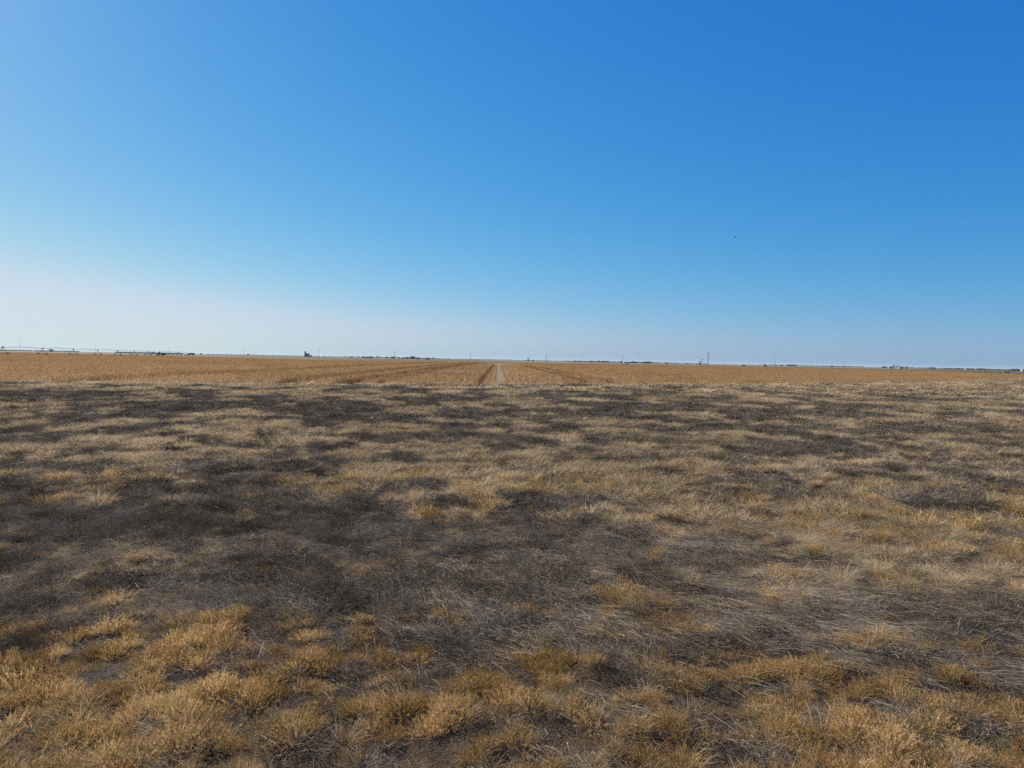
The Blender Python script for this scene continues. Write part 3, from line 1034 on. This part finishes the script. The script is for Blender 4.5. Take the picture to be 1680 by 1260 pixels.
def tree(px, Y, wpx, hpx, label, shape='round', group=None, mat=None, name='tree'):
    """wpx = width, hpx = height above the horizon line, both in photo pixels"""
    W = wpx * Y / F; H = hpx * Y / F + EYE
    t = thing(name, label, 'tree', (at(px, Y), Y, 0), random.uniform(0, 6), group)
    link('crown', crown_mesh(W, H, mat or (M_CONIF if shape == 'cone' else M_TREE), 650, shape, max(.35, W * .07)), t)
    tb = MB(); tb.tube([(0, 0, -.1), (.1, 0, H * .3), (-.05, .1, H * .62)], max(.15, W * .035), 7, max(.06, W * .015))
    for k in range(4):
        a = k * 1.6 + random.random(); tb.tube([(0, 0, H * .28), (math.cos(a) * W * .25, math.sin(a) * W * .25, H * .62)], W * .014, 5, W * .006)
    tb.build('trunk', M_BARK, t)
    return t


T = tree
T(84, 1500, 7, 4.2, 'dark domed tree alone on the horizon behind the irrigator', 'broad')
T(268, 700, 8, 1.6, 'dark bushy tree right of the pale tank at the irrigator', 'broad')
T(251, 1600, 9, 1.6, 'grey green tree behind the irrigator left of the pale tank', 'broad')
T(330, 1700, 3.5, 1.2, 'tiny tree on the skyline right of the grain truck')
T(407, 1900, 4, 1.6, 'small lone tree on the bare skyline left of the grain elevator')
T(510.5, 1850, 3.2, 2.6, 'dark round tree against the right side of the grain elevator')
T(588.5, 1900, 2.4, 1.9, 'narrow dark tree at the left end of the farm windbreak')
T(596, 1900, 5, 1.8, 'broad dark tree second from the left in the farm windbreak', 'broad')
T(577, 2100, 6, .8, 'low faint tree just left of the farm windbreak', 'broad')
T(606, 2300, 16, .7, 'long low grey tree clump between two darker trees', 'broad')
T(619, 1900, 3.2, 2.6, 'taller dark tree of the close pair before the gap')
T(623, 1900, 2.8, 1.7, 'shorter dark tree of the close pair before the gap')
T(635, 1900, 5, 1.5, 'small dark tree after the gap left of the first clear pole', 'broad')
T(644, 1900, 8, 1.9, 'wide dark tree touching the left side of a pole', 'broad')
T(648, 1890, 3, 2.3, 'small dark tree right behind the same pole')
T(654, 1900, 5, 1.3, 'low dark tree right of the pole before the bright gap', 'broad')
T(661, 1900, 6, 1.2, 'low dark tree left of the large domed tree', 'broad')
T(668, 1900, 8, 1.7, 'dark tree merging into the large domed tree', 'broad')
T(677, 1900, 11, 3.3, 'large domed grey green tree highest in the farm windbreak', 'broad')
T(686, 1900, 8, 1.6, 'low dark tree right of the large domed tree', 'broad')
T(704, 1900, 4, 1.0, 'small dark tree right of the pale farm shed', 'broad')
T(711, 1900, 3, 1.6, 'last small dark tree at the right end of the windbreak')
T(866.6, 1900, 4, 4.6, 'slim pointed conifer standing alone on the skyline', 'cone', name='conifer_tree')
T(875, 2300, 4, 1.1, 'small low tree just right of the pointed conifer', 'broad')
for px, w, h, lb in ((943, 5, .8, 'leftmost low tree of the row right of the centre pole'), (951, 4, 1.0, 'second low tree of the row right of the centre pole'), (970, 6, 1.0, 'low wide tree standing midway in the skyline tree row'),
                     (982, 6, 1.5, 'dark tree at the left end of the thicker row'), (990, 8, 1.3, 'wide dark tree in the thicker row left of the white trailer'), (997, 5, 1.3, 'small dark tree at the right end of the thicker row'),
                     (1019, 5, 1.2, 'dark tree at the foot of the pole by the white trailer'), (1040, 12, .9, 'long low tree just right of the white trailer'), (1062, 14, 1.1, 'wide low tree further right of the white trailer'),
                     (1093, 6, .7, 'tiny low tree between the wide tree and the steel gantry')):
    T(px, 2100, w * 1.15, h + .45, lb, 'broad')
T(1282, 2300, 5, 1.0, 'faint low tree right of a thin skyline pole', 'broad')
T(1299, 2300, 16, 1.0, 'long faint tree clump on the right skyline', 'broad')
T(1365, 2300, 8, .8, 'faint low tree left of the last thin pole', 'broad')
T(1451, 2000, 9, 1.4, 'low brown tree left of the farmstead trees', 'broad')
T(1463, 1500, 3, 1.4, 'short dark tree at the left foot of the farmstead trees', 'broad')
T(1466.5, 1500, 5, 3.9, 'tallest dark tree of the right hand farmstead')
T(1473, 1500, 5, 3.0, 'dark flat topped tree beside the tallest farmstead tree')
T(1482, 1700, 6, 2.2, 'rounded tree left of the farmstead shed', 'broad')
T(1487.5, 1700, 2.4, 2.4, 'thin upright tree at the right end of the farmstead')
T(1530, 2300, 12, 1.2, 'wide grey tree clump right of the farmstead', 'broad')
T(1572, 2300, 10, .8, 'low grey tree left of the white house', 'broad')
T(1590, 1900, 5, 1.1, 'dark tree right behind the white house', 'broad')
T(1596, 1900, 5, 1.2, 'dark tree two along from the white house', 'broad')
T(1610, 2300, 14, .7, 'long faint tree clump well right of the white house', 'broad')
T(1663, 1300, 6, 1.5, 'dark tree at the left end of the far right clump', 'broad')
T(1671, 1300, 8, 1.8, 'dark tree behind the white barn at the far right', 'broad')
T(1679, 1300, 7, 2.3, 'taller dark tree on the right frame edge', 'broad')

# far-off woods that read as one mass along the skyline
TP = []; TS = []
for (p0, p1, Y, h) in ((-60, 130, 3200, .7), (190, 300, 2600, .9), (340, 560, 4200, .25), (560, 720, 3600, .5), (840, 960, 4300, .3), (930, 1080, 3000, .75), (1080, 1160, 3600, .5), (1250, 1420, 3800, .5), (1490, 1560, 3600, .6), (1550, 1680, 3000, .8), (1660, 1760, 2000, 1.3), (720, 840, 4200, .3)):
    n = int((p1 - p0) * 1.4)
    for k in range(n):
        p = random.uniform(p0, p1); y = Y * random.uniform(.96, 1.04)
        H = (h * random.uniform(.5, 1.2)) * y / F + EYE
        TP.append((at(p, y), y, 0)); TS.append((H * random.uniform(1.0, 1.8), H * 1.2, H))
wood = coll_of('distant_woods_kinds', [crown_mesh(1.6, 1.0, M_TREE, 90, 'broad', .22) for _ in range(4)])
scatter('distant_woods', wood, TP, np.stack([np.zeros(len(TP)), np.zeros(len(TP)), RNG.uniform(0, 6, len(TP))], 1), TS, RNG.integers(0, 4, len(TP)),
        'thin dark line of far woods along the skyline', 'woods')


# ------------------------------------------------------------------ poles
def make_pole(H, r, label, loc, group=None, arms=True, sc=1.0):
    t = thing('utility_pole', label, 'pole', loc, random.uniform(-.1, .1), group)
    MB().tube([(0, 0, -.3), (0, 0, H)], r, 8, r * .75).build('post', M_WOODPOLE, t)
    if arms:
        a = MB().box((0, .12, H - .6), (2.4 * sc, .12, .14)).build('crossarm', M_WOODPOLE, t)
        for k in (-1.1, .4, 1.1):
            MB().lathe((k * sc, .12, H - .53), [(.05, 0), (.07, .08), (.03, .2)], 6).build('insulator', M_INSUL, a)
    return t


PO = [(33, 1000, 13.5, .13, 'faint pole on the skyline above the leftmost irrigator tower'), (156, 1000, 13.2, .13, 'faint pole between the second and third visible irrigator towers'),
      (278, 1000, 11.5, .13, 'faint pole over the right side of the irrigator cluster'), (400, 1000, 11, .13, 'faint pole left of the lone small tree'),
      (523, 1000, 15, .16, 'thin pole just right of the grain elevator'), (647.3, 1000, 11.8, .2, 'dark pole rising from the farm windbreak trees'),
      (772.3, 1000, 13, .22, 'pole left of where the rows meet, with a shorter post beside it'), (896.6, 1000, 13.2, .2, 'pole near the middle of the skyline, with a shorter post beside it'),
      (1021.3, 1000, 14.5, .22, 'dark pole beside the white trailer'), (1271.5, 1000, 13, .2, 'faint pole between the pickup truck and the long tree clump'),
      (1383, 1000, 9.5, .2, 'faint short pole alone on the right skyline')]
for px, Y, hp, r, lb in PO:
    make_pole(hp * Y / F + 1.0, r, lb, (at(px, Y), Y, 0), 'utility poles along the far road')
make_pole(20.5 * 900 / F + 2.0, .42, 'tall thick dark pole, the highest on the skyline', (at(1161.5, 900), 900, 0), sc=.6)
for px, hp, lb in ((769.5, 7.5, 'short bare post just left of a taller pole near the vanishing rows'), (894.3, 8.2, 'short bare post just left of the middle skyline pole'), (1174, 5, 'short bare post right of the tall thick pole'),
                   (1187, 4, 'shorter bare post left of the parked pickup'), (1190.5, 4.2, 'bare post nearest the parked pickup on its left')):
    t = make_pole(hp * 1050 / F + 1.0, .12, lb, (at(px, 1050), 1050, 0), arms=False)

# wire fence beyond the stubble
fx = [at(p, 840) for p in np.arange(583, 626, 3.4)]
fence = thing('wire_fence', 'short run of pale posted wire fence below the windbreak', 'fence', (fx[0], 840, 0))
for x in fx:
    MB().tube([(x - fx[0], 0, -.2), (x - fx[0], 0, 1.5)], .13, 6).build('post', M_WHITE, fence)
wr = MB()
for z in (.5, .9, 1.3):
    wr.tube([(0, .15, z), (fx[-1] - fx[0], .15, z)], .012, 4)
wr.build('wires', M_GALV, fence)

# ------------------------------------------------------------------ grain elevator
Y = 2000; s = Y / F
x0 = at(499.8, Y)
el = thing('grain_elevator', 'grey grain elevator with a tall headhouse and joined silos on the skyline', 'grain elevator', (x0, Y, 0))
MB().box((1.2 * s, 0, 5), (2.2 * s, 8, 10.5)).box((1.0 * s, 0, 12.7), (1.6 * s, 6, 5)).build('headhouse', M_CONC, el)
MB().tube([(1.4 * s, 0, 14), (1.4 * s, 0, 2.6 + 7.2 * s)], .5, 6).box((1.3 * s, 0, 2.6 + 7.0 * s), (1.5 * s, 2.2, 1.6)).build('leg_tower', M_CONC, el)
for k in range(4):
    MB().lathe((2.9 * s + k * 1.5 * s, 0, 0), [(.74 * s, 0), (.74 * s, 2.6 + 3.3 * s), (.2 * s, 2.6 + 4.0 * s)], 14).build('silo', M_CONC, el)
MB().box((4.9 * s, 0, 2.6 + 4.3 * s), (7.4 * s, 1.5, .8)).build('gallery', M_ROOF, el)
MB().box((9.6 * s, 0, 1.6), (2.0 * s, 8, 3.2)).build('shed', M_CONC, el)


# ------------------------------------------------------------------ sheds, house, trailer
def shed(px, Y, L, W, H, rise, label, name='farm_shed', wall=M_WHITE, roof=M_ROOF, rz=0, cat='shed'):
    t = thing(name, label, cat, (at(px, Y), Y, 0), rz)
    w = MB().box((0, 0, H / 2), (L, W, H)).build('wall', wall, t)
    MB().gable((0, 0, H + .003), (L, W, rise)).build('roof', roof, t)
    MB().box((-L * .2, -W / 2 - .03, H * .4), (L * .22, .06, H * .8)).build('door', M_DARKMETAL, t)
    for k in (.12, .34):
        MB().box((L * k, -W / 2 - .03, H * .55), (1.1, .06, 1.0)).build('window', M_GLASS, t)
    return t


shed(701, 1500, 7.5, 6, 3.0, 1.3, 'pale low farm shed at the right of the windbreak trees')
shed(1459, 1500, 4.5, 5, 3.2, 1.1, 'small white shed left of the farmstead trees')
shed(1476.5, 1450, 6.5, 6, 2.8, 1.5, 'white farmhouse under the right hand farmstead trees', 'farmhouse', cat='house')
shed(1486, 1650, 6, 6, 2.9, 1.5, 'brown roofed shed at the right of the farmstead', wall=M_RED)
shed(1585, 1500, 3.2, 4, 3.0, 1.0, 'tiny white house shining on the right skyline', 'house', cat='house')
shed(1678.6, 1200, 6, 6, 2.8, .9, 'white barn below the trees on the right frame edge', 'barn', cat='barn')
shed(1256, 1000, 1.8, 1.6, 2.2, .5, 'small pale pump shed beside a dark tank', 'pump_shed', cat='pump shed')
t = thing('fuel_tank', 'small dark upright tank beside the pale pump shed', 'tank', (at(1254.6, 995), 995, 0))
MB().lathe((0, 0, 0), [(.6, .3), (.65, .5), (.65, 3.3), (.5, 3.7), (.1, 3.9)], 14).build('body', M_DARKMETAL, t)
MB().box((0, 0, .15), (1.5, 1.5, .3)).build('plinth', M_CONC, t)
# pale tank by the irrigator
t = thing('storage_tank', 'pale grey green round storage tank standing by the irrigator', 'tank', (at(259.5, 620), 620, 0))
MB().lathe((0, 0, 0), [(1.75, 0), (1.75, 3.0), (1.6, 3.2), (.2, 3.9)], 18).build('body', plain('pale_green_tank', (.25, .28, .25), .6), t)
MB().tube([(1.85, -.4, 0), (1.85, -.4, 3.2)], .05, 5).tube([(1.85, .0, 0), (1.85, .0, 3.2)], .05, 5).build('ladder', M_GALV, t)

# stock trailer with legs, white
Y = 820; tx = at(1023.2, Y)
M_TRAIL = plain('bright_trailer_paint', (.72, .72, .70), .6)
t = thing('farm_trailer', 'white long farm trailer on dark wheels right of a pole', 'trailer', (tx, Y, 0))
MB().box((2.7, 0, 2.0), (5.4, 2.3, 1.7)).build('body', M_TRAIL, t)
MB().box((2.7, 0, 2.93), (5.0, 2.0, .16)).build('roof', M_WHITE, t)
for k in (3.6, 4.8):
    for sy in (-1.1, 1.1):
        MB().lathe((k, sy, .5), [(.1, -.14), (.5, -.14), (.5, .14), (.1, .14)], 14, 'y').build('wheel', M_RUBBER, t)
MB().box((-.6, 0, .95), (1.4, .25, .2)).build('drawbar', M_DARKMETAL, t)
MB().box((.5, -1.0, .6), (.14, .14, 1.2)).box((.5, 1.0, .6), (.14, .14, 1.2)).build('stand', M_DARKMETAL, t)
MB().box((6.4, 0, 2.2), (1.3, 1.4, 1.9)).build('water_tank', M_TRAIL, t)


def wheels(t, xs, hw, r=.42):
    for x in xs:
        for sy in (-hw, hw):
            w = MB().lathe((x, sy, r), [(r * .5, -.13), (r, -.13), (r, .13), (r * .5, .13)], 14, 'y').build('wheel', M_RUBBER, t)
            MB().lathe((x, sy * 1.0, r), [(.05, -.15), (r * .5, -.14), (r * .5, .14), (.05, .15)], 10, 'y').build('rim', M_GALV, w)


# pickup truck, dark, pale front
Y = 960
t = thing('pickup_truck', 'dark pickup truck with a pale bonnet parked on the far road', 'pickup', (at(1219.5, Y), Y, 0))
b = MB()
prof = [(-3.0, .6), (-3.0, 1.25), (-1.7, 1.38), (-1.0, 2.05), (1.0, 2.1), (1.25, 1.4), (3.2, 1.35), (3.2, .6)]
n_ = len(prof); v0 = [(x, -.98, z) for x, z in prof] + [(x, .98, z) for x, z in prof]
b.v = v0
b.f = [tuple(range(n_))[::-1], tuple(range(n_, 2 * n_))] + [(i, (i + 1) % n_, n_ + (i + 1) % n_, n_ + i) for i in range(n_)]
b.build('body', M_DARKMETAL, t)
MB().box((-2.4, 0, 1.34), (1.3, 1.9, .12)).box((-3.06, 0, .95), (.12, 1.8, .5)).build('bonnet', M_WHITE, t)
for sy in (-1, 1):
    MB().box((0, sy * .99, 1.72), (1.6, .03, .42)).build('side_window', M_GLASS, t)
    MB().box((-3.05, sy * .7, 1.12), (.08, .3, .16)).build('headlight', M_WHITE, t)
wheels(t, (-2.0, 2.2), .9)
# grain truck near the irrigator
Y = 1100
t = thing('grain_truck', 'grain truck with a pale cab and rust red box on the left skyline', 'truck', (at(308, Y), Y, 0))
MB().box((1.3, 0, 1.9), (2.2, 2.4, 2.3), top=.88).box((.0, 0, 1.2), (1.6, 2.1, 1.1)).build('cab', M_WHITE, t)
MB().box((6.4, 0, 2.5), (7.4, 2.5, 2.2), top=1.03).build('grain_box', M_RED, t)
MB().box((4.8, 0, 1.0), (10.6, 1.0, .3)).build('chassis', M_DARKMETAL, t)
MB().box((1.3, -1.12, 2.35), (1.1, .2, .7)).build('side_window', M_GLASS, t)
wheels(t, (0, 6.6, 8.2), 1.05, .52)
# low dark farm implements on the strip
for px, Y, lb in ((1244.5, 900, 'low dark harrow parked at the stubble edge before the pump shed'), (1649.5, 560, 'dark left hand one of two farm implements on the green strip'), (1654.3, 560, 'dark right hand one of two farm implements on the green strip'),
                  (1616, 760, 'brownish implement on the far edge of the right hand stubble')):
    t = thing('farm_implement', lb, 'implement', (at(px, Y), Y, 0), .2)
    f = MB().box((0, 0, .75), (2.4 * Y / 900, .18, .18)).box((0, 1.0, .75), (2.4 * Y / 900, .18, .18))
    for k in range(5):
        f.box((-1.1 * Y / 900 + k * .55 * Y / 900, .5, .8), (.14, 1.3, .14))
    f.build('frame', M_DARKMETAL, t)
    for k in (-1, 1):
        MB().lathe((k * .8, -.3, .45), [(.1, -.1), (.45, -.1), (.45, .1), (.1, .1)], 12, 'y').build('wheel', M_RUBBER, t)
    d = MB()
    for k in range(6):
        d.lathe((-1.0 * Y / 900 + k * .4 * Y / 900, 1.0, .35), [(.05, -.03), (.34, 0), (.05, .03)], 10, 'x')
    d.build('discs', M_GALV, t)
    MB().box((0, .5, 1.15), (.9, .8, .6)).build('hopper', M_DARKMETAL, t)

# steel gantry left of the tall pole
Y = 880; s = Y / F
t = thing('steel_gantry', 'dark steel frame with overhanging crossbeams left of the tallest pole', 'gantry', (at(1148, Y), Y, 0))
H1 = 3.4 * s + EYE; H2 = 6.6 * s + EYE
MB().tube([(0, -1, -.2), (.4, -1, H1)], .2, 6).tube([(0, 1, -.2), (.4, 1, H1)], .2, 6).tube([(1.8, -1, -.2), (.6, -1, H1)], .2, 6).tube([(1.8, 1, -.2), (.6, 1, H1)], .2, 6).build('legs', M_DARKMETAL, t)
MB().tube([(-2.2, 0, H1 - 1.1), (.4, 0, H1 - .2), (4.4, 0, H1)], .2, 6).build('lower_beam', M_DARKMETAL, t)
MB().tube([(-.4, 0, H2 - .5), (1.0, 0, H2), (4.6, 0, H2)], .13, 6).build('upper_beam', M_DARKMETAL, t)
MB().tube([(.6, 0, H1 - .2), (1.4, 0, H2)], .1, 5).tube([(3.8, 0, H1), (3.6, 0, H2)], .06, 5).build('brace', M_DARKMETAL, t)

# ------------------------------------------------------------------ bird
Y = 95.0
d = ray(1205.5, 389.3); k = Y / d.y
bl = (d.x * k, Y, EYE + d.z * k)
bird = thing('bird', 'dark bird gliding alone in the clear blue sky', 'bird', bl, .25)
prof = [(-.20, .012), (-.15, .03), (-.08, .045), (0, .052), (.07, .045), (.12, .03), (.15, .034), (.185, .026), (.205, .010), (.235, .003)]
V = []; Fc = []; n = 10
for (x, r) in prof:
    for k in range(n):
        a = 6.283 * k / n; V.append((x, r * math.cos(a), r * .9 * math.sin(a)))
for i in range(len(prof) - 1):
    for k in range(n):
        k2 = (k + 1) % n; Fc.append((i * n + k, i * n + k2, (i + 1) * n + k2, (i + 1) * n + k))
Fc.append(tuple(range(n))[::-1]); Fc.append(tuple((len(prof) - 1) * n + k for k in range(n)))


def slab(pts, zf, th):
    b = len(V); m_ = len(pts)
    for (x, y) in pts: V.append((x, y, zf(x, y) + th))
    for (x, y) in pts: V.append((x, y, zf(x, y) - th))
    Fc.append(tuple(b + i for i in range(m_))); Fc.append(tuple(b + m_ + i for i in range(m_))[::-1])
    for i in range(m_):
        j = (i + 1) % m_; Fc.append((b + i, b + m_ + i, b + m_ + j, b + j))


for sg in (-1, 1):
    slab([(.09, .02 * sg), (.11, .17 * sg), (.03, .36 * sg), (-.03, .40 * sg), (-.06, .33 * sg), (-.05, .18 * sg), (-.07, .02 * sg)][::sg], lambda x, y: .02 + .22 * abs(y), .006)
slab([(-.14, .03), (-.30, .075), (-.32, 0), (-.30, -.075), (-.14, -.03)], lambda x, y: 0, .005)
link('body', mesh_from('body', V, Fc, [M_BIRD]), bird)
bird.scale = (.8, .8, .8)

# ------------------------------------------------------------------ haze
hz = MB().box((0, 6500, 12), (29000, 15500, 27))
mt, nt, N, L = new_mat('haze_air')
out = N.new('ShaderNodeOutputMaterial'); pv = N.new('ShaderNodeVolumePrincipled')
pv.inputs['Color'].default_value = (.84, .92, 1.0, 1); pv.inputs['Density'].default_value = .00003
L.new(pv.outputs[0], out.inputs['Volume'])
USE_HAZE = True
if USE_HAZE:
    ho = hz.build('haze', mt); tag(ho, 'thin pale haze over the plain', kind='stuff')

# ------------------------------------------------------------------ sky and sun
SUN_EL = math.radians(33); SUN_AZ = math.radians(-48)     # azimuth from +Y, negative = left
world = bpy.data.worlds.new('World'); SC.world = world; world.use_nodes = True
N, L = world.node_tree.nodes, world.node_tree.links
bg = N['Background']
sky = N.new('ShaderNodeTexSky'); sky.sky_type = 'NISHITA'; sky.sun_disc = False
sky.sun_elevation = SUN_EL; sky.sun_rotation = SUN_AZ
sky.air_density = 1.0; sky.dust_density = .3; sky.ozone_density = 4; sky.altitude = 0
# grade of the sky's own colour: each channel gets a power curve (the camera's saturated blue)
EXPO = 1.0
sep = N.new('ShaderNodeSeparateColor'); comb = N.new('ShaderNodeCombineColor')
L.new(sky.outputs[0], sep.inputs[0])
for k, (a, g) in enumerate(((-.09, 1.72), (-.28, .90), (-.150, .41))):
    m1 = N.new('ShaderNodeMath'); m1.operation = 'MULTIPLY'; m1.inputs[1].default_value = .1
    m2 = N.new('ShaderNodeMath'); m2.operation = 'POWER'; m2.inputs[1].default_value = g
    m3 = N.new('ShaderNodeMath'); m3.operation = 'MULTIPLY'; m3.inputs[1].default_value = math.exp(a) * 10
    L.new(sep.outputs[k], m1.inputs[0]); L.new(m1.outputs[0], m2.inputs[0]); L.new(m2.outputs[0], m3.inputs[0])
    m4 = N.new('ShaderNodeMath'); m4.operation = 'SMOOTH_MIN'; m4.inputs[1].default_value = (6.7, 7.5, 8.3)[k]; m4.inputs[2].default_value = (2, 2.2, 1)[k]
    L.new(m3.outputs[0], m4.inputs[0]); L.new(m4.outputs[0], comb.inputs[k])
    chan = (chan if k else []) + [m4]
q1 = N.new('ShaderNodeMath'); q1.operation = 'MULTIPLY_ADD'; q1.inputs[1].default_value = .05; q1.inputs[2].default_value = .48
q2 = N.new('ShaderNodeMath'); q2.operation = 'MULTIPLY'; q3 = N.new('ShaderNodeMath'); q3.operation = 'SMOOTH_MIN'; q3.inputs[2].default_value = 1.0
L.new(chan[1].outputs[0], q1.inputs[0]); L.new(q1.outputs[0], q2.inputs[0]); L.new(chan[1].outputs[0], q2.inputs[1])
L.new(chan[0].outputs[0], q3.inputs[0]); L.new(q2.outputs[0], q3.inputs[1]); L.new(q3.outputs[0], comb.inputs[0])
L.new(comb.outputs[0], bg.inputs['Color'])
bg.inputs['Strength'].default_value = .1 / 2 ** EXPO
sl = bpy.data.lights.new('sun', 'SUN'); sl.energy = 5.0; sl.angle = math.radians(.5); sl.color = (1, .93, .82)
so = bpy.data.objects.new('sun', sl); COL.objects.link(so)
sd = Vector((math.sin(SUN_AZ) * math.cos(SUN_EL), math.cos(SUN_AZ) * math.cos(SUN_EL), math.sin(SUN_EL)))
so.rotation_euler = (-sd).to_track_quat('-Z', 'Y').to_euler()
so.location = (0, 0, 30)

SC.view_settings.view_transform = 'Standard'; SC.view_settings.look = 'None'
SC.view_settings.exposure = EXPO; SC.view_settings.gamma = 1
SC.cycles.max_bounces = 6; SC.cycles.diffuse_bounces = 3; SC.cycles.transmission_bounces = 3; SC.cycles.volume_bounces = 0
SC.cycles.use_denoising = False; SC.cycles.denoiser = 'OPENIMAGEDENOISE'; SC.cycles.denoising_input_passes = 'RGB_ALBEDO_NORMAL'; SC.cycles.denoising_prefilter = 'ACCURATE'
